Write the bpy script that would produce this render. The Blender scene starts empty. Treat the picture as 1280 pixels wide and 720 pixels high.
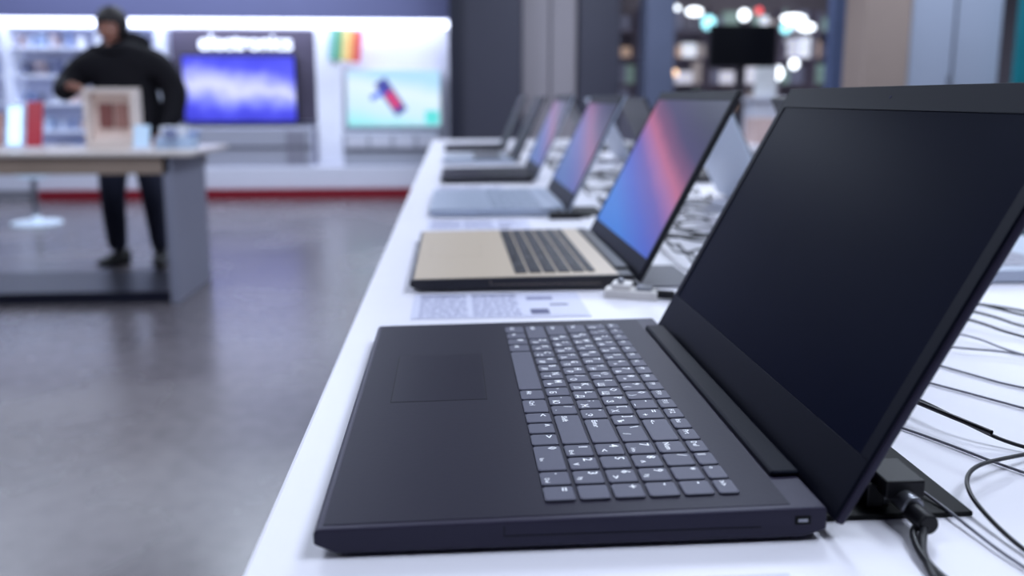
import bpy, bmesh, math, random
from mathutils import Vector, Matrix, Euler
random.seed(7)
scn=bpy.context.scene
try:
    scn.view_settings.view_transform='Standard'
    scn.view_settings.look='None'
    scn.view_settings.exposure=0.0
except Exception: pass

# ------------------------------------------------------------ materials
def lin(c):
    o=[]
    for v in c[:3]:
        v=v/255.0
        o.append(v/12.92 if v<=.04045 else ((v+.055)/1.055)**2.4)
    return (o[0],o[1],o[2],1.0)
MC={}
def mat(name,col,rough=.5,metal=0.,var=.08,scale=30.,bump=0.,emit=None,es=0.,spec=.5,coat=0.,tint=None):
    if name in MC: return MC[name]
    m=bpy.data.materials.new(name); m.use_nodes=True
    nt=m.node_tree; b=nt.nodes['Principled BSDF']
    tc=nt.nodes.new('ShaderNodeTexCoord'); nz=nt.nodes.new('ShaderNodeTexNoise')
    nz.inputs['Scale'].default_value=scale; nz.inputs['Detail'].default_value=4
    nt.links.new(tc.outputs['Object'],nz.inputs['Vector'])
    mx=nt.nodes.new('ShaderNodeMix'); mx.data_type='RGBA'
    c=lin(col)
    mx.inputs['A'].default_value=tuple(max(0,x*(1-var)) for x in c[:3])+(1,)
    mx.inputs['B'].default_value=tuple(min(1,x*(1+var)) for x in c[:3])+(1,)
    nt.links.new(nz.outputs['Fac'],mx.inputs['Factor'])
    nt.links.new(mx.outputs['Result'],b.inputs['Base Color'])
    b.inputs['Roughness'].default_value=rough
    b.inputs['Metallic'].default_value=metal
    b.inputs['Specular IOR Level'].default_value=spec
    b.inputs['Coat Weight'].default_value=coat
    if tint: b.inputs['Specular Tint'].default_value=(*tint,1)
    if bump:
        bp=nt.nodes.new('ShaderNodeBump'); bp.inputs['Strength'].default_value=bump
        bp.inputs['Distance'].default_value=.002
        nt.links.new(nz.outputs['Fac'],bp.inputs['Height']); nt.links.new(bp.outputs['Normal'],b.inputs['Normal'])
    if emit is not None:
        b.inputs['Emission Color'].default_value=lin(emit); b.inputs['Emission Strength'].default_value=es
    MC[name]=m; return m

def ramp_screen(name,stops,es,dist=.25,nscale=9.,slope=.5,length=.22,rough=.3,off=0.):
    """lit display showing a banded nebula picture, in object space"""
    m=bpy.data.materials.new(name); m.use_nodes=True; nt=m.node_tree; b=nt.nodes['Principled BSDF']
    tc=nt.nodes.new('ShaderNodeTexCoord'); sp=nt.nodes.new('ShaderNodeSeparateXYZ')
    nt.links.new(tc.outputs['Object'],sp.inputs[0])
    nz=nt.nodes.new('ShaderNodeTexNoise'); nz.inputs['Scale'].default_value=nscale; nz.inputs['Detail'].default_value=5
    nt.links.new(tc.outputs['Object'],nz.inputs['Vector'])
    def math_(op,a,bv):
        n=nt.nodes.new('ShaderNodeMath'); n.operation=op
        if hasattr(a,'type'): nt.links.new(a,n.inputs[0])
        else: n.inputs[0].default_value=a
        if hasattr(bv,'type'): nt.links.new(bv,n.inputs[1])
        else: n.inputs[1].default_value=bv
        return n.outputs[0]
    z=math_('ADD',math_('DIVIDE',sp.outputs['Z'],length),off)
    x=math_('MULTIPLY',sp.outputs['X'],slope/length)
    s=math_('ADD',z,x)
    n2=math_('MULTIPLY',math_('SUBTRACT',nz.outputs['Fac'],.5),dist*2)
    s=math_('ADD',s,n2)
    rp=nt.nodes.new('ShaderNodeValToRGB')
    el=rp.color_ramp.elements
    while len(el)<len(stops): el.new(.5)
    for e,(p,c) in zip(el,stops):
        e.position=p; e.color=lin(c)
    nt.links.new(s,rp.inputs[0])
    b.inputs['Base Color'].default_value=(.01,.01,.015,1); b.inputs['Roughness'].default_value=rough; b.inputs['Specular IOR Level'].default_value=.1
    nt.links.new(rp.outputs[0],b.inputs['Emission Color']); b.inputs['Emission Strength'].default_value=es
    return m

# ------------------------------------------------------------ builder
class B:
    def __init__(s): s.bm=bmesh.new(); s.mats=[]
    def mi(s,m):
        if m not in s.mats: s.mats.append(m)
        return s.mats.index(m)
    def _tag(s,vs,m,M=None,smooth=False):
        if M is not None: bmesh.ops.transform(s.bm,matrix=M,verts=vs)
        fs=set(f for v in vs for f in v.link_faces)
        i=s.mi(m)
        for f in fs: f.material_index=i; f.smooth=smooth
    def box(s,x0,x1,y0,y1,z0,z1,m,M=None):
        r=bmesh.ops.create_cube(s.bm,size=1.0)
        T=Matrix.Translation(((x0+x1)/2,(y0+y1)/2,(z0+z1)/2))@Matrix.Diagonal((abs(x1-x0),abs(y1-y0),abs(z1-z0),1))
        s._tag(r['verts'],m,(M@T) if M is not None else T)
    def cyl(s,p,r,h,m,axis='z',seg=24,r2=None,M=None):
        g=bmesh.ops.create_cone(s.bm,cap_ends=True,segments=seg,radius1=r,radius2=r if r2 is None else r2,depth=h)
        R=Matrix.Identity(4)
        if axis=='x': R=Matrix.Rotation(math.pi/2,4,'Y')
        if axis=='y': R=Matrix.Rotation(math.pi/2,4,'X')
        T=Matrix.Translation(p)@R
        s._tag(g['verts'],m,(M@T) if M is not None else T,False)
        for v in g['verts']:
            for f in v.link_faces:
                if len(f.verts)==4: f.smooth=True
    def ball(s,p,r,m,sc=(1,1,1),M=None,u=20,v=14):
        g=bmesh.ops.create_uvsphere(s.bm,u_segments=u,v_segments=v,radius=r)
        T=Matrix.Translation(p)@Matrix.Diagonal((*sc,1))
        s._tag(g['verts'],m,(M@T) if M is not None else T,True)
        return g['verts']
    def prism(s,prof,x0,x1,m):
        """profile in (y,z) extruded in x"""
        a=[s.bm.verts.new((x0,y,z)) for y,z in prof]; b=[s.bm.verts.new((x1,y,z)) for y,z in prof]
        n=len(prof); i=s.mi(m); fs=[s.bm.faces.new(a[::-1]),s.bm.faces.new(b)]
        for k in range(n): fs.append(s.bm.faces.new((a[k],a[(k+1)%n],b[(k+1)%n],b[k])))
        for f in fs: f.material_index=i
    def fin(s,name,parent=None,loc=(0,0,0),rot=(0,0,0),bevel=0.,seg=2,sub=0):
        bmesh.ops.recalc_face_normals(s.bm,faces=s.bm.faces)
        me=bpy.data.meshes.new(name); s.bm.to_mesh(me); s.bm.free()
        for m in s.mats: me.materials.append(m)
        o=bpy.data.objects.new(name,me); scn.collection.objects.link(o)
        o.location=loc; o.rotation_euler=rot
        if parent: o.parent=parent
        if bevel:
            md=o.modifiers.new('bevel','BEVEL'); md.width=bevel; md.segments=seg; md.limit_method='ANGLE'; md.angle_limit=math.radians(25)
            md.harden_normals=False
        if sub:
            md=o.modifiers.new('sub','SUBSURF'); md.levels=sub; md.render_levels=sub
        return o
def empty(name,loc=(0,0,0),rot=(0,0,0)):
    e=bpy.data.objects.new(name,None); e.location=loc; e.rotation_euler=rot; e.empty_display_size=.05
    scn.collection.objects.link(e); return e
def simple(name,x0,x1,y0,y1,z0,z1,m,bevel=0,parent=None):
    b=B(); b.box(x0,x1,y0,y1,z0,z1,m); return b.fin(name,parent,bevel=bevel)

# ------------------------------------------------------------ common mats
WHITE=mat('white_laminate',(228,226,236),.35,var=.02)
WHITEW=mat('white_paint',(218,220,236),.6,var=.03,scale=4)
PLAST=mat('black_plastic',(15,15,21),.45,var=.1,scale=200,spec=.3)
RUB=mat('black_rubber',(10,10,14),.6,var=.1,scale=100,spec=.2)
STEEL=mat('brushed_steel',(150,152,160),.35,.9,var=.1,scale=80)
SILV=mat('silver_aluminium',(180,188,205),.35,.3,var=.04,scale=60)

TZ=.953
# ------------------------------------------------------------ room
def floor_mat():
    m=bpy.data.materials.new('polished_concrete'); m.use_nodes=True; nt=m.node_tree; b=nt.nodes['Principled BSDF']
    tc=nt.nodes.new('ShaderNodeTexCoord')
    n1=nt.nodes.new('ShaderNodeTexNoise'); n1.inputs['Scale'].default_value=1.1; n1.inputs['Detail'].default_value=8
    n2=nt.nodes.new('ShaderNodeTexNoise'); n2.inputs['Scale'].default_value=14; n2.inputs['Detail'].default_value=8
    for n in (n1,n2): nt.links.new(tc.outputs['Object'],n.inputs['Vector'])
    ad=nt.nodes.new('ShaderNodeMath'); ad.operation='ADD'
    nt.links.new(n1.outputs['Fac'],ad.inputs[0])
    ml=nt.nodes.new('ShaderNodeMath'); ml.operation='MULTIPLY'; ml.inputs[1].default_value=.6
    nt.links.new(n2.outputs['Fac'],ml.inputs[0]); nt.links.new(ml.outputs[0],ad.inputs[1])
    rp=nt.nodes.new('ShaderNodeValToRGB'); rp.color_ramp.elements[0].position=.5; rp.color_ramp.elements[1].position=1.1
    rp.color_ramp.elements[0].color=lin((80,75,81)); rp.color_ramp.elements[1].color=lin((114,108,113))
    nt.links.new(ad.outputs[0],rp.inputs[0]); nt.links.new(rp.outputs[0],b.inputs['Base Color'])
    mr=nt.nodes.new('ShaderNodeMapRange'); mr.inputs['To Min'].default_value=.16; mr.inputs['To Max'].default_value=.36
    nt.links.new(n1.outputs['Fac'],mr.inputs['Value']); nt.links.new(mr.outputs[0],b.inputs['Roughness'])
    b.inputs['Specular IOR Level'].default_value=.8
    return m
simple('floor',-7.2,9.2,-3.2,15.2,-.1,0,floor_mat())
simple('ceiling',-7.2,9.2,-3.2,15.2,3.6,3.7,mat('dark_ceiling',(54,54,68),.8))
WALLG=mat('wall_grey_paint',(120,122,142),.7,var=.05,scale=3)
simple('wall_left',-7.3,-7.2,-3.2,15.2,0,3.6,WALLG)
simple('wall_right',9.2,9.3,-3.2,15.2,0,3.6,WALLG)
simple('wall_front',-7.2,9.2,-3.3,-3.2,0,3.6,mat('wall_front_dark',(60,60,72),.7))
simple('wall_back',-7.2,9.2,15.2,15.3,0,3.6,mat('wall_hall',(126,122,138),.7,var=.25,scale=1.5))
simple('wall_partition',-7.2,.0,10.8,10.95,0,3.6,WHITEW)

f=empty('shop_fascia')
simple('fascia_panel',-7.2,.0,10.05,10.78,2.07,3.59,mat('lavender_fascia',(112,116,160),.55,var=.04,scale=3),.01,f)
simple('light_strip',-7.1,.0,10.10,10.75,2.03,2.065,mat('led_strip',(255,255,255),.5,emit=(226,234,255),es=4.5),0,f)

p=empty('display_platform')
simple('platform_top',-7.18,-.15,10.2,10.78,.12,.38,WHITEW,.01,p)
simple('red_kick_strip',-4.85,-.45,10.15,10.2,0.0,.12,mat('red_gloss',(130,18,36),.35),.003,p)
simple('platform_core',-7.18,-.15,10.22,10.78,0,.12,mat('kick_grey',(140,140,150),.6),0,p)

# columns
DG=mat('column_dark',(62,62,78),.55,var=.08,scale=2)
c=empty('pillar_cladding')
simple('dark_face',.02,.80,9.7,10.6,0,3.6,DG,.01,c)
simple('edge_post',-.02,.10,9.62,9.7,0,3.6,mat('column_navy',(30,32,50),.4),.005,c)
c=empty('sliding_door_panels')
LG=mat('door_light',(158,152,160),.5,var=.04,scale=2)
simple('panel_1',.82,1.13,9.9,10.0,0,3.6,LG,.01,c); simple('panel_2',1.15,1.44,9.9,10.0,0,3.6,LG,.01,c)
simple('gap_strip',1.12,1.16,9.93,9.99,0,3.6,DG,0,c)
simple('support_column',1.46,1.95,9.85,10.3,0,3.6,mat('column_mid',(66,66,82),.5,var=.1,scale=2),.02)
simple('support_column.001',2.14,2.46,9.4,9.8,0,3.6,mat('column_blue',(96,104,130),.4,var=.1,scale=2),.02)
simple('signage_post',3.15,3.26,7.0,7.12,0,3.6,mat('post_blue',(88,100,134),.35,.3),.01)
simple('beige_divider',3.92,4.36,8.0,8.6,0,3.6,mat('beige_plaster',(168,150,142),.7,var=.06,scale=3))
w=empty('display_cabinet')
simple('cabinet_body',4.38,5.28,8.02,8.6,0,3.3,mat('cabinet_pale_blue',(176,186,208),.45,var=.04,scale=2),.01,w)
simple('cabinet_seam',4.80,4.815,8.005,8.03,.1,3.2,DG,0,w)
simple('cabinet_handle',4.77,4.79,7.97,8.02,1.0,1.4,STEEL,.003,w)
simple('promo_banner',5.3,5.75,7.8,7.84,0,3.2,mat('banner_teal',(20,110,125),.5,var=.3,scale=3,emit=(20,110,125),es=.2),.002)

# ------------------------------------------------------------ back wall displays
tv=empty('television_display',(-2.53,10.60,1.29))
b=B(); b.box(-.68,.68,-.03,.05,-.41,.41,PLAST); b.fin('tv_body',tv,bevel=.01)
b=B(); b.box(-.655,.655,-.034,-.031,-.385,.385,ramp_screen('tv_cloud_picture',[(0,(56,58,190)),(.2,(70,72,212)),(.36,(126,134,236)),(.5,(196,200,250)),(.64,(152,158,242)),(.80,(80,84,224)),(1,(64,66,208))],1.4,.35,2.2,.05,.8,off=.5)); b.fin('tv_screen',tv)
b=B(); b.box(-.2,.2,.05,.095,-.15,.15,PLAST); b.fin('tv_mount',tv)
tv=empty('television_display.001',(-.70,10.70,1.18))
b=B(); b.box(-.59,.59,-.03,.05,-.36,.36,mat('tv_frame_white',(215,220,230),.4)); b.fin('tv_body',tv,bevel=.01)
b=B(); b.box(-.565,.565,-.034,-.031,-.335,.335,ramp_screen('tv_pale_picture',[(0,(130,226,228)),(.12,(170,230,240)),(.28,(200,230,250)),(.6,(218,236,253)),(.85,(172,216,248)),(1,(180,220,250))],1.15,.12,2.,.15,.8,off=.5)); b.fin('tv_screen',tv)
b=B()
M=Matrix.Rotation(-.6,4,'Y')
b.box(-.10,.06,-.040,-.036,-.20,.27,mat('ad_navy',(60,62,130),.4,emit=(60,62,130),es=.8),M)
b.box(-.07,.03,-.044,-.040,-.12,.10,mat('ad_red',(190,60,100),.4,emit=(190,60,100),es=.8),M)
b.box(-.25,-.08,-.044,-.040,.1,.16,mat('ad_blue',(60,90,190),.4,emit=(60,90,190),es=.8),Matrix.Rotation(-.5,4,'Y'))
b.box(.38,.55,-.040,-.036,-.32,-.15,mat('ad_teal',(70,190,180),.4,emit=(100,205,195),es=.8))
b.fin('tv_picture_shapes',tv)

simple('feature_panel',-3.35,-1.64,10.70,10.79,.9,2.0,mat('board_dark',(74,68,88),.6),.005)
d=empty('illuminated_sign')
cu=bpy.data.curves.new('sign_text','FONT'); cu.body='electronics'; cu.size=.25; cu.extrude=.012; cu.align_x='CENTER'; cu.offset=.004
so=bpy.data.objects.new('sign_letters',cu); scn.collection.objects.link(so); so.location=(-2.46,10.685,1.76); so.rotation_euler=(math.pi/2,0,0); so.parent=d
cu.materials.append(mat('letter_glow',(240,245,255),.4,emit=(215,225,255),es=1.8))

simple('white_pilaster',-1.62,-1.32,10.55,10.79,.39,2.01,mat('pilaster',(222,225,238),.5,emit=(220,225,245),es=.12),.01)
b=B()
for i,cc in enumerate([(110,170,165),(90,150,110),(215,195,130),(215,150,90),(195,60,80)]):
    b.box(-1.44+i*.075,-1.44+(i+1)*.075,10.50,10.53,1.62,1.99,mat('stripe_%d'%i,cc,.5,emit=cc,es=.2),
          Matrix.Translation((-1.25,0,1.8))@Matrix.Rotation(.1,4,'Y')@Matrix.Translation((1.25,0,-1.8)))
b.fin('striped_poster')

cn=empty('low_counter')
simple('counter_body',-3.36,-1.66,10.25,10.69,.38,.84,mat('counter_grey',(168,170,186),.5,var=.05),.01,cn)
simple('counter_dark_door',-1.95,-1.72,10.235,10.25,.42,.80,mat('counter_door',(140,140,156),.5),.003,cn)
simple('counter_line',-3.36,-1.66,10.235,10.25,.60,.62,DG,0,cn)
cn=empty('low_counter.001')
simple('counter_body',-1.28,-.12,10.25,10.65,.38,.78,mat('counter_pale',(172,176,192),.5,var=.05),.01,cn)
simple('counter_line',-1.28,-.12,10.235,10.25,.56,.58,DG,0,cn)
for k in range(4): simple('counter_drawer_%d'%k,-1.24+k*.28,-1.0+k*.28,10.23,10.25,.60,.74,WHITEW,.004,cn)

she=empty('display_shelving')
sh=B()
SW=mat('shelf_white',(220,226,244),.45,emit=(210,222,255),es=.18)  # faint glow put into the shelf material so the displays look lit
for x0,x1 in ((-6.9,-5.15),(-5.1,-3.42)):
    for z in (.44,.78,1.10,1.42,1.74,1.98): sh.box(x0,x1,10.42,10.78,z,z+.03,SW)
    sh.box(x0-.02,x0+.02,10.4,10.78,.39,2.01,SW); sh.box(x1-.02,x1+.02,10.4,10.78,.39,2.01,SW)
sh.fin('shelf_frame',she,bevel=.003)
g=B(); cols=[(225,228,240),(190,200,225),(100,104,130),(140,160,205),(205,180,176),(235,238,246),(124,132,168),(180,200,228)]
PM=[mat('product_%d'%i,cc,.4,var=.15,scale=12) for i,cc in enumerate(cols)]
for x0,x1 in ((-6.8,-5.2),(-5.0,-3.5)):
    for z in (.47,.81,1.13,1.45,1.77):
        x=x0
        while x<x1-.15:
            w=random.uniform(.05,.13); h=random.uniform(.1,.19); m=random.choice(PM)
            if random.random()<.3: g.cyl((x+w/2,10.58,z+h/2),w/2.4,h,m)
            else:
                g.box(x,x+w,10.5,10.66,z,z+h,m); g.box(x+.012,x+w-.012,10.497,10.5,z+.02,z+h*.75,random.choice(PM))
            x+=w+random.uniform(.03,.1)
g.fin('shelf_products',she,bevel=.004)

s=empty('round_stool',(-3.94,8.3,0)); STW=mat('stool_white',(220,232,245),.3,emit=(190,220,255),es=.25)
b=B(); b.cyl((0,0,.012),.22,.024,STW,seg=40); b.cyl((0,0,.05),.06,.06,STW,r2=.03); b.cyl((0,0,.25),.028,.42,STEEL); b.cyl((0,0,.46),.10,.05,STW,r2=.19); b.cyl((0,0,.51),.2,.06,STW,seg=40)
b.fin('stool_frame',s,bevel=.006)

# ------------------------------------------------------------ hall on the right
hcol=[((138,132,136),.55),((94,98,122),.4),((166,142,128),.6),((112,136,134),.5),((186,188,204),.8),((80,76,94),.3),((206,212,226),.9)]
hm=[mat('hall_item_%d'%i,cc,.5,emit=cc,es=e) for i,(cc,e) in enumerate(hcol)]  # goods are no lamps; own-colour glow added to brighten the hall
h=B(); hr=random.Random(21)
for k in range(9):
    x=2.6+k*.62
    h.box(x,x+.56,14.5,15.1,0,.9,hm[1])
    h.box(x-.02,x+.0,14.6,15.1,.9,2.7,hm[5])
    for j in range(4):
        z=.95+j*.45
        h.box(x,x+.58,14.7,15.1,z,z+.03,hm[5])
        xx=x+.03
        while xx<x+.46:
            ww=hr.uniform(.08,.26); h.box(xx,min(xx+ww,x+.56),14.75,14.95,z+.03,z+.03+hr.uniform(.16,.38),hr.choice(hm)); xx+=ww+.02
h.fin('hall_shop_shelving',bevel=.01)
lb=B()
lm={'w':mat('bulb_white',(255,255,255),.4,emit=(235,245,255),es=3.6),'c':mat('bulb_cyan',(160,230,240),.4,emit=(150,225,240),es=2.),
    'r':mat('bulb_red',(255,90,90),.4,emit=(220,80,90),es=1.5),'o':mat('bulb_warm',(255,200,140),.4,emit=(255,215,180),es=2.),'b':mat('bulb_blue',(120,160,255),.4,emit=(120,160,240),es=1.6)}
for (x,z,k,sx) in [(3.55,2.66,'w',.26),(4.05,2.60,'w',.14),(4.30,2.42,'c',.12),(5.75,2.50,'w',.22),(5.98,2.36,'w',.15),(5.62,2.34,'c',.09),(5.25,2.30,'w',.08),
                 (5.15,2.62,'r',.06),(6.55,2.05,'b',.10),(6.72,1.85,'c',.09),(6.6,2.35,'w',.10),(6.8,2.1,'w',.08),(4.9,2.55,'w',.09),
                 (5.35,1.95,'o',.08),(5.5,1.6,'w',.12),(5.8,1.75,'w',.08),(3.5,2.0,'c',.06),(3.75,1.6,'o',.06)]:
    lb.ball((x,14.3,z),1,lm[k],(sx,.04,.07 if sx>.12 else sx))
lb.fin('hall_spotlights')
t=empty('information_screen',(2.74,8.0,0))
b=B(); b.box(-.32,.32,-.02,.03,1.47,1.86,PLAST); b.box(-.30,.30,-.023,-.02,1.49,1.84,mat('screen_off',(10,11,18),.3,spec=.2)); b.cyl((0,.045,.85),.025,1.7,PLAST); b.cyl((0,.04,.015),.25,.03,PLAST,seg=32)
b.fin('screen_and_stand',t,bevel=.004)
k=empty('white_kiosk',(3.35,9.0,0))
b=B(); b.box(-.18,.18,-.15,.15,0,1.15,WHITEW); b.box(-.22,.22,-.18,.18,1.15,1.19,WHITEW); b.box(-.12,.12,-.02,.02,1.19,1.52,PM[5]); b.fin('kiosk_body',k,bevel=.01)
k=empty('display_island',(3.0,6.2,0))
b=B(); b.box(-.9,.9,-.4,.4,.0,.80,mat('island_grey',(120,120,136),.5)); b.box(-.95,.95,-.45,.45,.80,.85,WHITE)
for i in range(6):
    x=-.8+i*.28; b.box(x,x+.15,-.1,.1,.85,.85+random.uniform(.08,.2),random.choice(PM))
b.fin('island_body',k,bevel=.006)

# ------------------------------------------------------------ left table
lt=empty('display_table',(0,0,0))
WOOD=mat('pale_wood',(150,132,120),.5,var=.12,scale=9)
simple('table_top',-4.2,-1.47,4.93,5.75,.855,.88,mat('top_cream',(208,198,194),.3,var=.03),.004,lt)
simple('apron_front',-4.2,-1.60,4.95,4.99,.755,.855,WOOD,.003,lt)
simple('apron_back',-4.2,-1.60,5.66,5.70,.755,.855,WOOD,.003,lt)
PG=mat('leg_panel_grey',(134,136,154),.45,var=.04)
simple('leg_panel_1',-1.64,-1.59,4.95,5.62,.0,.855,PG,.004,lt)
simple('leg_panel_2',-4.15,-4.10,4.95,5.62,.0,.855,PG,.004,lt)
simple('lower_shelf',-4.10,-1.64,4.97,5.60,.0,.07,mat('shelf_dark',(26,27,42),.35,spec=.3),.004,lt)

o=empty('framed_showcase',(-2.04,5.35,.88))
b=B(); FW=mat('frame_cream',(226,212,206),.5)
b.box(-.155,.155,-.05,.05,0,.03,FW); b.box(-.155,.155,-.05,.05,.33,.36,FW); b.box(-.155,-.12,-.05,.05,.03,.33,FW); b.box(.12,.155,-.05,.05,.03,.33,FW); b.box(-.12,.12,.03,.05,.03,.33,mat('showcase_back',(215,198,194),.6,emit=(215,198,194),es=.2))
b.box(-.085,-.005,-.0,.03,.12,.27,mat('card_brown',(130,80,76),.5)); b.box(.01,.085,-.0,.03,.12,.27,mat('card_tan',(160,116,108),.5)); b.box(-.12,.12,-.02,.03,.03,.06,FW)
b.fin('showcase_frame',o,bevel=.004)
def phone_stand(x,y,col,h=.26,em=.0,sc=None):
    o=empty('phone_on_stand',(x,y,.88))
    b=B(); m=mat('phone_case_%d_%d_%d'%col,col,.35,emit=col,es=em)
    b.box(-.05,.05,-.04,.06,0,.02,WHITE); M=Matrix.Translation((0,0,.02))@Matrix.Rotation(-.25,4,'X')
    b.box(-.045,.045,0,.012,.0,h,m,M); b.box(-.040,.040,-.002,0,.012,h-.012,sc or m,M); b.cyl((0,.045,.07),.008,.12,STEEL)
    b.fin('stand_with_phone',o,bevel=.003)
LIT=mat('phone_screen_lit',(200,230,255),.3,emit=(190,225,255),es=1.2)
phone_stand(-2.45,5.2,(170,44,60),.27,.2)
phone_stand(-2.57,5.22,(190,205,225),.25,.2,LIT)
phone_stand(-2.70,5.25,(190,145,132),.2,.1)
phone_stand(-3.0,5.2,(215,222,240),.16,.2,LIT)
phone_stand(-1.80,5.1,(190,215,240),.13,.2)
o=empty('camera_box',(-1.66,5.36,.88))
b=B(); b.box(-.13,.1,-.06,.06,0,.07,PM[7]); b.box(-.1,.06,-.05,.05,.07,.13,PM[0]); b.cyl((-.03,-.07,.09),.035,.06,PM[6],axis='y'); b.box(.02,.12,-.03,.03,.07,.10,PM[3])
b.fin('box_stack',o,bevel=.004)
o=empty('round_speaker',(-2.86,5.48,.88))
b=B(); b.cyl((0,0,.09),.07,.18,PM[1],seg=32); b.cyl((0,0,.185),.06,.012,PM[6],seg=32); b.fin('speaker_body',o,bevel=.008)

# ------------------------------------------------------------ long counter
t=empty('long_display_counter')
simple('counter_top',-.104,.94,-.35,4.78,TZ-.05,TZ,WHITE,.003,t)
simple('counter_plinth',.0,.84,-.25,4.68,0,.08,mat('plinth_grey',(120,120,134),.5),0,t)
simple('counter_cabinet',-.04,.88,-.30,4.72,.08,TZ-.05,mat('cabinet_white',(200,200,214),.45,var=.02),.003,t)

# ------------------------------------------------------------ laptops
_tx={}
def glyph(ch):
    if ch in _tx: return _tx[ch]
    cu=bpy.data.curves.new('g','FONT'); cu.body=ch; cu.size=1; cu.resolution_u=1; cu.align_x='LEFT'; cu.offset=.012
    ob=bpy.data.objects.new('g',cu); scn.collection.objects.link(ob)
    bpy.context.view_layer.update()
    dg=bpy.context.evaluated_depsgraph_get()
    me=ob.evaluated_get(dg).to_mesh()
    vs=[v.co.copy() for v in me.vertices]; fs=[tuple(p.vertices) for p in me.polygons]
    ob.evaluated_get(dg).to_mesh_clear()
    bpy.data.objects.remove(ob); _tx[ch]=(vs,fs); return _tx[ch]
ROWS=[ # bottom to top: list of (width,label,label2)
 [(1.2,'Ctrl',''),(1,'Fn',''),(1,'#',''),(1.1,'Alt',''),(5.2,'',''),(1.1,'Alt',''),(1.4,'Ctrl',''),(1,'<',''),(1,'^',''),(1,'>',''),(2,'0','Ins'),(1,'.','Del'),(1,'=','')],
 [(2.3,'Shift','')]+[(1,a,b_) for a,b_ in zip('ZXCVBNM,./',u'ЯЧСМИТЬБЮ.')]+[(2.7,'Shift',''),(1,'1','End'),(1,'2','v'),(1,'3','Pg'),(1,'','')],
 [(1.8,'Caps','')]+[(1,a,b_) for a,b_ in zip("ASDFGHJKL;'",u'ФЫВАПРОЛДЖЭ')]+[(2.2,'Enter',''),(1,'4','<'),(1,'5',''),(1,'6','>'),(1,'+','')],
 [(1.5,'Tab','')]+[(1,a,b_) for a,b_ in zip('QWERTYUIOP[]',u'ЙЦУКЕНГШЩЗХЪ')]+[(1.5,'\\','/'),(1,'7','Hm'),(1,'8','^'),(1,'9','Pg'),(1,'-','')],
 [(1,'`',u'Ё')]+[(1,a,b_) for a,b_ in zip('1234567890-=','!@#$%^&*()_+')]+[(2,'<--',''),(1,'Num',''),(1,'/',''),(1,'*',''),(1,'-','')],
 [(1,a,'') for a in ['Esc','F1','F2','F3','F4','F5','F6','F7','F8','F9','F10','F11','F12','Ins','Prt','Del','||','o','>>']],
]
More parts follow.
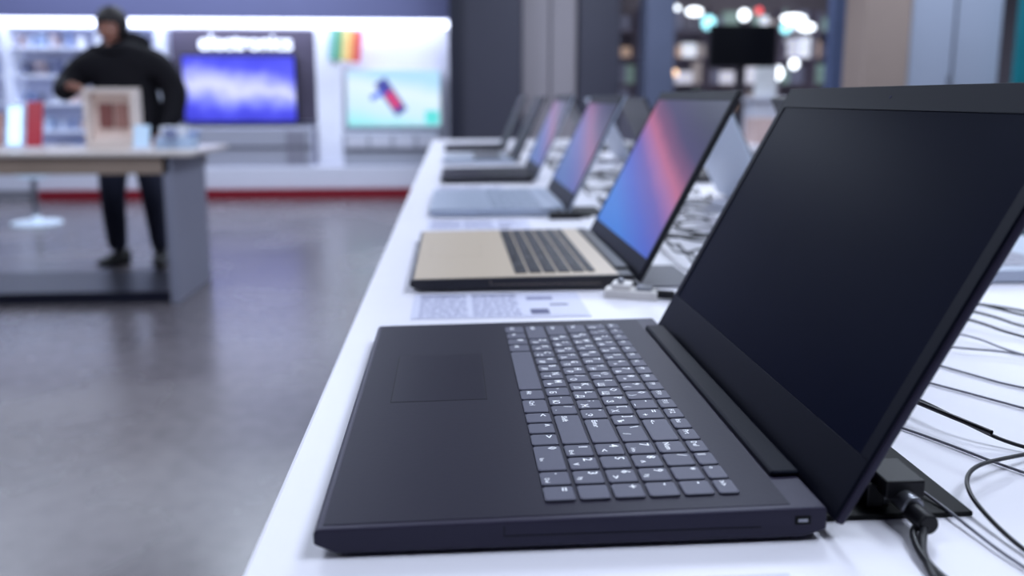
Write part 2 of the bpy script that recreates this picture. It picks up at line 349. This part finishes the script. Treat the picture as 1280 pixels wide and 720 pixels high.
def laptop(loc,rz,W=.378,D=.263,tilt=.49,L=.248,body=None,deck=None,keym=None,leg=None,screen=None,lidm=None,numpad=True,kx=(-.170,.176),ky=(.117,.224),tp=(-.093,.016,.026,.094),bez=None,name='laptop',zf=.0155,zb=.0185,detail=2,chin=.028,sidebez=.010,topbez=.02,barm=None,edge=None):
    e=empty(name,loc,(0,0,rz))
    sl=(zb-zf)/D
    b=B()
    b.prism([(.012,.0022),(.0,.0075),(0,zf-.002),(.002,zf),(D-.001,zb),(D,zb-.002),(D,.006),(D-.012,.0022)],-W/2,W/2,body)
    b.fin('base_shell',e,bevel=.0028,seg=3)
    b=B()
    sh=Matrix.Rotation(math.atan(sl),4,'X')
    T=Matrix.Translation((0,0,zf))@sh
    b.box(-W/2+.0045,W/2-.0045,.0045,D-.018,.0,.0003,deck,T)
    b.fin('deck_plate',e,bevel=.0002,seg=1)
    b=B()
    for x in (-W/2+.03,W/2-.03):
        for y in (.03,D-.03): b.cyl((x,y,.0012),.007,.0024,RUB,seg=16)
    b.fin('rubber_feet',e)
    b=B()
    x0,x1,y0,y1=tp
    b.box(x0,x1,y0,y1,.0002,.00038,edge or body,T)
    b.box(x0+.0005,x1-.0005,y0+.0005,y1-.0005,.0002,.00044,MC.get('tp_'+body.name) or deck,T)
    b.fin('touchpad',e)
    b=B(); tot=19. if numpad else 15.
    kw=(kx[1]-kx[0]); u=kw/tot; hh=(ky[1]-ky[0]); fr=.72; rh=hh/(5+fr); gap=.0024
    mi=b.mi(keym); legs=[]
    y=ky[0]
    for ri,row in enumerate(ROWS):
        h_=rh*(fr if ri==5 else 1)
        x=kx[0]; used=0
        for w_,l1,l2 in row:
            if used>=tot-.01: break
            a0=x+gap/2; a1=x+w_*u-gap/2; b0=y+gap/2; b1=y+h_-gap/2
            ins=.0006; z0=.0003; z1=.0017; c_=.0013
            def oct_(A0,A1,B0,B1,c_): return [(A0+c_,B0),(A1-c_,B0),(A1,B0+c_),(A1,B1-c_),(A1-c_,B1),(A0+c_,B1),(A0,B1-c_),(A0,B0+c_)]
            lo=[b.bm.verts.new(T@Vector((p,q,z0))) for p,q in oct_(a0,a1,b0,b1,c_)]
            mid=[b.bm.verts.new(T@Vector((p,q,z1-.0004))) for p,q in oct_(a0,a1,b0,b1,c_)]
            up=[b.bm.verts.new(T@Vector((p,q,z1))) for p,q in oct_(a0+ins,a1-ins,b0+ins,b1-ins,c_*.9)]
            for k in range(8):
                k2=(k+1)%8
                for A_,B_ in ((lo,mid),(mid,up)):
                    ff=b.bm.faces.new((A_[k],A_[k2],B_[k2],B_[k])); ff.material_index=mi
            ff=b.bm.faces.new(up); ff.material_index=mi
            legs.append((a0,a1,b0,b1,z1,l1,l2,ri))
            x+=w_*u; used+=w_
        y+=h_
    b.fin('keyboard_keys',e)
    if detail>=2 and leg:
        V=[];F=[]
        def put(ch,px,py,sz,z):
            if not ch: return
            vs,fs=glyph(ch); o=len(V)
            for v in vs: V.append(T@Vector((px+v.x*sz,py+v.y*sz,z+.00008)))
            for f_ in fs: F.append(tuple(i+o for i in f_))
        for a0,a1,b0,b1,z1,l1,l2,ri in legs:
            if ri==5: put(l1,a0+.0018,b0+.0032,.0052,z1); continue
            if len(l1)>1: put(l1,a0+.002,b0+.0045,.0054,z1)
            else:
                put(l1,a0+.0020,b1-.0076,.0078,z1)
                if l2: put(l2,a0+(a1-a0)*.52,b0+.0022,.0068 if len(l2)==1 else .0038,z1)
        me=bpy.data.meshes.new('key_legends'); me.from_pydata([tuple(v) for v in V],[],F); me.materials.append(leg)
        o=bpy.data.objects.new('key_legends',me); scn.collection.objects.link(o); o.parent=e
    b=B(); hb=W*.405
    b.box(-hb,hb,D-.0165,D+.0005,zb-.004,zb+.0032,barm or PLAST)
    b.fin('hinge_bar',e,bevel=.002,seg=3)
    b=B()
    if detail>=1:
        xr=W/2; gm=edge or PLAST
        b.box(xr-.004,xr+.0002,.095,.228,.0086,.0090,gm); b.box(xr-.004,xr+.0002,.095,.0955,.0086,.0140,gm)
        b.box(xr-.004,xr+.0004,.246,.254,.0095,.0140,RUB); b.box(xr-.004,xr+.0006,.2475,.2525,.0110,.0126,STEEL)
        b.fin('side_ports',e)
    zh=.010; le=empty('lid_assembly',(0,D+.0035,zh),(-tilt,0,0)); le.parent=e
    LL=L+(zb-zh)
    b=B(); b.box(-W/2,W/2,.0012,.0065,0,LL,lidm); b.fin('lid_shell',le,bevel=.002,seg=3)
    b=B(); z0=chin+(zb-zh)
    bz=bez or PLAST
    b.box(-W/2+.001,W/2-.001,-.0006,.0014,.001,z0,bz); b.box(-W/2+.001,W/2-.001,-.0006,.0014,LL-topbez,LL-.001,bz)
    b.box(-W/2+.001,-W/2+sidebez,-.0006,.0014,z0,LL-topbez,bz); b.box(W/2-sidebez,W/2-.001,-.0006,.0014,z0,LL-topbez,bz)
    b.cyl((0,-.0007,LL-topbez/2),.0014,.0004,mat('webcam',(60,60,80),.1),axis='y',seg=16)
    b.fin('lid_bezel',le,bevel=.0004,seg=1)
    b=B(); b.box(-W/2+sidebez-.001,W/2-sidebez+.001,.0002,.0014,-.0,LL-topbez+.001-z0,screen); b.fin('display_panel',le,loc=(0,0,z0))
    return e

CT=(.72,.76,1.)
CH=mat('charcoal_shell',(44,40,56),.42,var=.06,scale=300,bump=.02,spec=.3,tint=CT)
CHD=mat('charcoal_deck',(31,28,41),.45,var=.05,scale=400,bump=.03,spec=.2,tint=CT)
MC['tp_charcoal_shell']=mat('touchpad_charcoal',(29,26,39),.40,var=.03,spec=.2,tint=CT)
KEY=mat('key_grey',(86,86,102),.5,var=.05,scale=200,spec=.3)
LEG=mat('legend_white',(240,242,250),.5,emit=(240,242,250),es=.12)
OFF=mat('display_off',(7,11,30),.34,var=.1,spec=.02,tint=(.35,.5,1.))
BEZ=mat('bezel_black',(10,11,22),.42,var=.08,scale=200,spec=.08,tint=(.6,.7,1.))
FR=-math.pi/2
laptop((-.071,.398+.1925,TZ),FR,W=.385,body=CH,deck=CHD,keym=KEY,leg=LEG,screen=OFF,lidm=CH,bez=BEZ,edge=RUB,barm=BEZ)
NEB=[(0,(36,116,212)),(.22,(60,88,194)),(.38,(96,80,170)),(.49,(160,100,160)),(.57,(184,96,132)),(.66,(118,64,106)),(.78,(54,44,90)),(1,(26,26,60))]
GOLD=mat('gold_shell',(196,180,160),.4,.15,var=.03,scale=200); DKE=mat('dark_edge_shell',(30,29,37),.4)
KD=mat('key_dark',(30,30,40),.45,spec=.3)
S2=ramp_screen('nebula_picture',NEB,.88,.09,3.5,.30,.23)
laptop((-.051,.985+.186,TZ),FR,W=.372,D=.268,tilt=.47,L=.246,body=DKE,deck=GOLD,keym=KD,leg=mat('legend_dim',(150,150,160),.5),screen=S2,lidm=DKE,kx=(-.172,.165),ky=(.125,.226),tp=(-.07,.04,.02,.09),detail=2,bez=BEZ,barm=DKE,sidebez=.008,topbez=.014,chin=.02,edge=mat('gold_edge',(170,152,138),.4))
BLU=mat('ice_blue_shell',(168,178,198),.35,.2,var=.03,scale=200)
S3=ramp_screen('nebula_picture_soft',[(0,(60,100,180)),(.25,(78,88,176)),(.45,(120,90,158)),(.58,(150,86,135)),(.78,(76,56,104)),(1,(40,38,74))],.7,.12,4,.4,.23)
laptop((-.044,1.62+.19,TZ),FR,W=.372,D=.262,tilt=.45,L=.240,body=BLU,deck=BLU,keym=mat('key_bluegrey',(132,142,162),.5),screen=S3,lidm=BLU,kx=(-.16,.16),ky=(.12,.22),tp=(-.06,.05,.02,.09),bez=BEZ,detail=1,barm=BLU,numpad=False)
laptop((-.03,2.28+.18,TZ),FR,W=.36,D=.25,tilt=.42,L=.240,body=DKE,deck=CHD,keym=KD,screen=S3,lidm=SILV,kx=(-.15,.15),ky=(.11,.21),tp=(-.06,.05,.02,.085),bez=BEZ,detail=1,numpad=False)
laptop((-.03,2.95+.18,TZ),FR,W=.36,D=.25,tilt=.42,L=.238,body=SILV,deck=SILV,keym=KD,screen=OFF,lidm=DKE,kx=(-.15,.15),ky=(.11,.21),tp=(-.06,.05,.02,.085),bez=BEZ,detail=1,numpad=False)
laptop((-.03,3.65+.18,TZ),FR,W=.36,D=.25,tilt=.40,L=.24,body=DKE,deck=CHD,keym=KD,screen=OFF,lidm=DKE,kx=(-.15,.15),ky=(.11,.21),tp=(-.06,.05,.02,.085),bez=BEZ,detail=1,numpad=False)
BR=math.pi/2
WLID=mat('white_lid',(196,206,222),.35,var=.02)
for k,(y,bm_,lm_,sc_) in enumerate([(.98,SILV,DKE,S3),(1.58,SILV,WLID,OFF),(2.25,DKE,DKE,S3),(2.9,BLU,SILV,OFF),(3.6,DKE,DKE,S3)]):
    laptop((.892,y+.186,TZ),BR,W=.365,D=.262,tilt=.47,L=.238,body=bm_,deck=bm_,keym=KD if k else mat('key_pale',(150,150,165),.5),screen=sc_,lidm=lm_,kx=(-.16,.16),ky=(.12,.22),tp=(-.06,.05,.02,.09),bez=BEZ,detail=1,numpad=False)

def plate(x0,x1,y0,y1,m):  # thin flat slab lying on the counter behind a laptop hinge
    o=empty('thin_plate',((x0+x1)/2,(y0+y1)/2,TZ)); w=(x1-x0)/2; l=(y1-y0)/2
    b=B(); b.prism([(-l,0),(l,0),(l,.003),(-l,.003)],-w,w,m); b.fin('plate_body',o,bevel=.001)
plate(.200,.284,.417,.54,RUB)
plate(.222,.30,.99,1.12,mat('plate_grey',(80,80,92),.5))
plate(.225,.30,1.63,1.76,RUB)

o=empty('power_connector',(.243,.425,TZ+.003))
b=B(); b.box(-.011,.011,-.010,.020,.010,.020,PLAST); b.cyl((0,-.010,.009),.006,.018,STEEL,axis='y',seg=16); b.cyl((0,-.025,.007),.0055,.018,PLAST,axis='y',seg=16); b.cyl((-.004,.006,.005),.004,.01,STEEL,seg=12); b.box(-.016,-.006,.0,.026,.0,.014,PLAST)
b.fin('connector_body',o,bevel=.0012)
o=empty('security_clamp',(.205,.945,TZ))
CM=mat('clamp_white',(222,218,216),.4,.0)
b=B(); b.box(-.03,.03,-.012,.012,0,.010,CM); b.box(-.022,.0,-.010,.014,.010,.017,CM); b.cyl((.034,0,.006),.005,.03,PLAST,axis='x',seg=14); b.cyl((-.012,-.002,.019),.004,.006,STEEL,seg=12); b.box(.006,.024,-.008,.01,.010,.014,STEEL)
b.fin('clamp_body',o,(0,0,0),(0,0,-.35),bevel=.0015)
o=empty('security_clamp.001',(.215,1.60,TZ))
b=B(); b.box(-.03,.03,-.012,.012,0,.012,PLAST); b.cyl((.034,0,.006),.005,.03,PLAST,axis='x',seg=14); b.fin('clamp_body',o,bevel=.002)

def sheet(x0,x1,y0,y1,name='price_sheet'):
    o=empty(name,((x0+x1)/2,(y0+y1)/2,TZ)); w=(x1-x0)/2; l=(y1-y0)/2
    b=B(); PP=mat('paper',(204,205,226),.45,var=.02); INK=mat('ink_grey',(132,134,168),.6); BX=mat('ink_dark',(84,86,120),.6)
    b.box(-w,w,-l,l,0,.0008,PP)
    rr=random.Random(3)
    cols=[(-w+.008,-w+.060),(-w+.066,-w+.118)]
    for c0,c1 in cols:
        yy=-l+.008
        while yy<l-.016:
            xx=c0
            while xx<c1-.004:
                ln=rr.uniform(.004,.014); b.box(xx,min(xx+ln,c1),yy,yy+.0022,.0008,.00095,INK); xx+=ln+.0025
            yy+=.0062
        b.box(c0,c1,l-.013,l-.008,.0008,.00095,BX)
    if w>.08:
        xx=-w+.128
        b.box(xx,xx+.020,-l+.012,-l+.034,.0008,.001,BX); b.box(xx+.024,xx+.044,-l+.05,-l+.056,.0008,.001,BX); b.box(xx,xx+.03,l-.036,l-.02,.0008,.001,INK)
    for t_ in (-l+.004,l-.005): b.box(-w+.004,w-.004,t_,t_+.0008,.0008,.00095,INK)
    b.fin('sheet_face',o)
sheet(-.045,.145,.862,.974); sheet(-.045,.14,1.475,1.585); sheet(-.04,.13,2.10,2.20)
sheet(.035,.160,.26,.368)

def cable(name,runs,r,m):
    cu=bpy.data.curves.new(name,'CURVE'); cu.dimensions='3D'; cu.bevel_depth=r; cu.bevel_resolution=3; cu.resolution_u=8
    for pts in runs:
        s=cu.splines.new('NURBS'); s.points.add(len(pts)-1)
        for q,p_ in zip(s.points,pts): q.co=(p_[0],p_[1],p_[2],1)
        s.order_u=3; s.use_endpoint_u=True
    cu.materials.append(m)
    o=bpy.data.objects.new(name,cu); scn.collection.objects.link(o); return o
z=TZ+.0016; CB=mat('cable_black',(24,24,30),.4); CGY=mat('cable_grey',(110,110,122),.4)
def zz(l,dz=0): return [(q[0],q[1],z+(q[2] if len(q)>2 else 0)) for q in l]
cable('cable_bundle',[
 zz([(.46,.90),(.50,.85,.004),(.513,.831,.012),(.545,.80,.008),(.566,.78),(.64,.70),(.72,.66)]),
 zz([(.44,.86),(.48,.80,.01),(.51,.79,.01),(.54,.74),(.60,.66)]),
 zz([(.46,.92),(.53,.86,.006),(.56,.85,.01),(.60,.80),(.70,.78)]),
 zz([(.30,.62),(.330,.586,.01),(.335,.55,.012),(.342,.524,.01),(.368,.496),(.45,.44),(.55,.42)]),
 zz([(.48,.46),(.40,.50),(.345,.475,.006),(.305,.455,.010),(.286,.430,.008),(.284,.395,.002),(.287,.36),(.30,.30)]),
 zz([(.40,.94),(.50,.90,.006),(.56,.88,.004),(.62,.84),(.64,.76),(.60,.70)]),
],.0013,CB)
cable('cable_bundle.001',[
 zz([(.42,.80),(.462,.759,.006),(.49,.74,.004),(.50,.70),(.55,.62),(.62,.60)]),
 zz([(.29,.57),(.304,.549),(.325,.51),(.345,.463),(.40,.38)]),
 zz([(.40,.70),(.42,.66),(.45,.60),(.52,.56)]),
 zz([(.36,.66),(.40,.60),(.43,.55),(.47,.52)]),
 zz([(.38,.78),(.44,.71,.004),(.50,.69,.004),(.53,.64),(.56,.56)]),
 zz([(.262,.45,.006),(.268,.43,.003),(.270,.4137,.002),(.2736,.3657),(.285,.32)]),
],.0009,CGY)
cable('charger_cable',[zz([(.243,.395,.007),(.236,.385,.005),(.2308,.375,.002),(.2247,.35),(.215,.30)]),
 zz([(.247,.400,.006),(.238,.40,.004),(.228,.372,.002),(.232,.345),(.24,.28)])],.0021,CB)
cable('charger_cable.001',[zz([(.165,.815),(.185,.80,.003),(.20,.792,.006),(.215,.80,.003),(.24,.83),(.32,.86),(.40,.84)])],.0020,CB)
cable('charger_cable.002',[zz([(.243,.945,.004),(.27,.94),(.30,.95),(.34,.93),(.40,.97),(.46,1.0)])],.0015,CB)
rr=random.Random(11); runs=[]
for i in range(60):
    y=.93+i*.036+rr.uniform(-.04,.04); x=rr.uniform(.33,.42); pts=[]; a=rr.uniform(0,6)
    n=rr.randint(6,10)
    for k in range(n):
        a+=rr.uniform(-1.3,1.5); x+=math.cos(a)*.055; y+=math.sin(a)*.06
        x=min(.56,max(.32,x)); pts.append((x,y,TZ+.002+rr.uniform(0,.022)))
    runs.append(pts)
cable('tangled_cables',runs,.0017,CB)
rr=random.Random(5); runs=[]
for i in range(8):
    y=2.8+i*.2; x=.4; pts=[]
    for k in range(7):
        x=min(.56,max(.3,x+rr.uniform(-.08,.08))); y+=rr.uniform(-.08,.12); y=min(y,4.6); pts.append((x,y,TZ+.002+rr.uniform(0,.03)))
    runs.append(pts)
cable('tangled_cables.001',runs,.002,CGY)
for y in (1.3,2.1,3.0):
    o=empty('power_strip',(.47,y,TZ)); b=B(); b.box(-.025,.025,-.13,.13,0,.03,WHITE)
    for k in range(4): b.cyl((0,-.09+k*.06,.031),.017,.004,PLAST,seg=20)
    b.fin('strip_body',o,bevel=.004)

# ------------------------------------------------------------ man
def skin_mesh(chains,sub=2):
    V=[];E=[];Rr=[];roots=[]
    for c in chains:
        o=len(V)
        for co,rx,ry in c['v']: V.append(co); Rr.append((rx,ry))
        E+=[(a+o,b_+o) for a,b_ in c['e']]; roots.append(o+c.get('root',0))
    me=bpy.data.meshes.new('sk'); me.from_pydata(V,E,[]); ob=bpy.data.objects.new('sk',me); scn.collection.objects.link(ob)
    md=ob.modifiers.new('skin','SKIN'); md.use_smooth_shade=True
    if not me.skin_vertices:
        bpy.context.view_layer.objects.active=ob; bpy.ops.mesh.customdata_skin_add()
    sv=me.skin_vertices[0].data
    for i,r_ in enumerate(Rr): sv[i].radius=r_; sv[i].use_root=(i in roots)
    s=ob.modifiers.new('s','SUBSURF'); s.levels=sub; s.render_levels=sub
    bpy.context.view_layer.update(); dg=bpy.context.evaluated_depsgraph_get()
    out=bpy.data.meshes.new_from_object(ob.evaluated_get(dg)); bpy.data.objects.remove(ob)
    return out
man=empty('standing_man',(-2.23,6.12,0)); man.scale=(.985,.985,.985)
JK=mat('jacket_black',(19,18,25),.75,var=.25,scale=14,bump=.3,spec=.2); JN=mat('jeans_navy',(30,34,56),.8,var=.2,scale=40)
SKN=mat('skin_tone',(168,118,102),.5,var=.06,scale=20); HR=mat('hair_dark',(30,25,28),.6,var=.3,scale=80,bump=.4)
v=[((.01,0,.96),.25,.17),((.01,0,1.12),.25,.17),((.0,0,1.30),.255,.17),((-.0,0,1.44),.21,.14),((-.02,-.01,1.54),.09,.085),((-.035,-.02,1.60),.060,.060),
   ((-.23,0,1.46),.13,.11),((-.37,-.04,1.30),.115,.10),((-.345,-.20,1.24),.088,.078),((-.265,-.31,1.27),.048,.048),
   ((.22,0,1.46),.125,.11),((.325,.03,1.24),.11,.10),((.31,-.05,1.06),.085,.08),((.26,-.13,.96),.050,.046),
   ((-.105,0,.86),.125,.125),((-.135,-.01,.68),.105,.105),((-.145,-.015,.50),.088,.09),((-.15,.01,.30),.080,.082),((-.15,.03,.10),.066,.068),
   ((.105,0,.86),.125,.125),((.13,-.01,.68),.105,.105),((.142,-.015,.50),.088,.09),((.150,.01,.30),.080,.082),((.152,.03,.10),.066,.068)]
e_=[(0,1),(1,2),(2,3),(3,4),(4,5),(3,6),(6,7),(7,8),(8,9),(3,10),(10,11),(11,12),(12,13),(0,14),(14,15),(15,16),(16,17),(17,18),(0,19),(19,20),(20,21),(21,22),(22,23)]
me=skin_mesh([dict(v=v,e=e_,root=0)],2)
me.materials.clear()
for m_ in (JK,JN,SKN): me.materials.append(m_)
for p_ in me.polygons:
    c=p_.center; p_.material_index=0 if (c.z>.83 or abs(c.x)>.27) else 1
    if c.z>1.585 and abs(c.x+.035)<.1: p_.material_index=2
    p_.use_smooth=True
o=bpy.data.objects.new('clothed_body',me); scn.collection.objects.link(o); o.parent=man
SHO=mat('shoe_black',(22,22,26),.5); SOL=mat('sole_grey',(60,60,66),.6)
for sx,n_ in ((-.15,'shoe_1'),(.152,'shoe_2')):
    me=skin_mesh([dict(v=[((0,.055,.055),.055,.055),((0,.0,.06),.06,.06),((0,-.10,.048),.056,.042),((0,-.19,.040),.046,.034)],e=[(0,1),(1,2),(2,3)],root=1)],2)
    me.materials.clear(); me.materials.append(SHO); me.materials.append(SOL)
    for vv in me.vertices: vv.co.z=max(vv.co.z,0.0)
    for p_ in me.polygons: p_.material_index=1 if p_.center.z<.015 else 0; p_.use_smooth=True
    o=bpy.data.objects.new(n_,me); scn.collection.objects.link(o); o.parent=man; o.location=(sx,.02,0); o.rotation_euler=(0,0,-.35 if sx<0 else .2)
b=B()
def shape_head(vs):
    for q in vs:
        x,y,z_=q.co
        t_=max(0,-z_)/.12
        q.co.x=x*(1-.30*t_**1.3); 
        if y<0: q.co.y=y*(1-.06*t_)
        else: q.co.y=y*(1-.25*t_)
vs=b.ball((0,0,0),1,SKN,(.080,.100,.124),u=32,v=24); shape_head(vs)
b.ball((0,-.098,-.022),1,SKN,(.013,.018,.024)); b.ball((0,-.090,.0),1,SKN,(.009,.012,.03))
for sx in (-1,1):
    b.ball((sx*.030,-.083,.006),1,mat('eye_white',(225,220,218),.3),(.014,.009,.008)); b.ball((sx*.030,-.0905,.005),1,HR,(.006,.003,.006))
    b.ball((sx*.031,-.088,.024),1,HR,(.020,.006,.004)); b.ball((sx*.077,.005,-.008),1,SKN,(.009,.018,.030)); b.ball((sx*.030,-.078,-.03),1,SKN,(.022,.014,.018))
b.ball((0,-.086,-.058),1,mat('lips',(140,82,78),.5),(.024,.009,.0065)); b.ball((0,-.075,-.095),1,SKN,(.024,.018,.015))
hv=b.ball((0,.014,.026),1,HR,(.102,.120,.122),u=32,v=24)
for q in hv:
    if q.co.y<-.05 and q.co.z<.050: q.co.y=-.05+ (q.co.y+.05)*.1
    if q.co.z<-.08: q.co.z=-.08
b.fin('head',man,(-.05,-.055,1.675),(.26,.05,-.12))
b=B(); 
b.ball((0,0,0),1,JK,(.165,.14,.065)); b.ball((.02,.07,.03),1,JK,(.17,.10,.09)); b.fin('jacket_hood',man,(-.02,-.005,1.535),(.12,0,0))
def hand(name,loc,rot,mir=1,curl=1.0):
    ch=[dict(v=[((0,0,0),.028,.022),((0,-.035,0),.040,.018),((0,-.075,0),.042,.016)],e=[(0,1),(1,2)],root=0)]
    for i,(x,L_) in enumerate(((-.030,.070),(-.010,.080),(.010,.075),(.029,.058))):
        x*=mir; a=.35*curl; y=-.070; z_=0; pts=[((x*.9,-.055,0),.009,.009),((x,y-.012,0),.0095,.0095)]; yy=y-.012
        for s_ in (.42,.33,.25):
            yy-=math.cos(a)*L_*s_; z_-=math.sin(a)*L_*s_; a+=.6*curl; pts.append(((x*1.05,yy,z_),.0088,.0088))
        ch.append(dict(v=pts,e=[(k,k+1) for k in range(4)],root=0))
    ch.append(dict(v=[((-.020*mir,-.02,0),.012,.012),((-.044*mir,-.042,-.010),.0105,.0105),((-.056*mir,-.066,-.022),.0095,.0095),((-.056*mir,-.086,-.034),.008,.008)],e=[(0,1),(1,2),(2,3)],root=0))
    me=skin_mesh(ch,2); me.materials.clear(); me.materials.append(SKN)
    for p_ in me.polygons: p_.use_smooth=True; p_.material_index=0
    o=bpy.data.objects.new(name,me); scn.collection.objects.link(o); o.parent=man; o.location=loc; o.rotation_euler=rot
hand('hand_right',(-.26,-.32,1.268),(-.25,.4,.9),-1)
hand('hand_left',(.255,-.14,.95),(.7,0,-.5),1)

# ------------------------------------------------------------ lights
def lamp(x,y,w,l,pw,col=(.76,.85,1.0),z=3.5):
    e=empty('ceiling_light',(x,y,z))
    b=B(); b.box(-w/2-.03,w/2+.03,-l/2-.03,l/2+.03,.03,.10,mat('lamp_housing',(210,210,215),.5)); b.fin('housing',e)
    ld=bpy.data.lights.new('lamp','AREA'); ld.shape='RECTANGLE'; ld.size=w; ld.size_y=l; ld.energy=pw; ld.color=col
    lo=bpy.data.objects.new('lamp',ld); scn.collection.objects.link(lo); lo.parent=e; lo.location=(0,0,.02)
for x,y in ((-4.2,2),(-4.2,6.5),(-1.6,3.6),(-1.6,7.6),(4.8,2),(4.8,6.5)):
    lamp(x,y,1.3,1.3,57)
for x,y in ((1.6,.3),(1.6,3.4),(1.6,7.6)): lamp(x,y,1.3,1.3,80)
lamp(-1.6,.3,1.3,1.3,36)
lamp(-3.5,9.2,5.0,.3,80); lamp(5,12.5,3,.5,80,(1,.93,.9))

w=bpy.data.worlds.new('world'); scn.world=w; w.use_nodes=True
w.node_tree.nodes['Background'].inputs[0].default_value=(.35,.4,.55,1); w.node_tree.nodes['Background'].inputs[1].default_value=.4

# ------------------------------------------------------------ camera
cd=bpy.data.cameras.new('camera'); co=bpy.data.objects.new('camera',cd); scn.collection.objects.link(co)
co.location=(0,0,1.18); co.rotation_euler=(math.pi/2-.1653,0,-.0707)
cd.sensor_width=36; cd.lens=1062/1280*36; cd.shift_y=-60/1280; cd.clip_start=.01
cd.dof.use_dof=True; cd.dof.focus_distance=.56; cd.dof.aperture_fstop=4.2
scn.camera=co
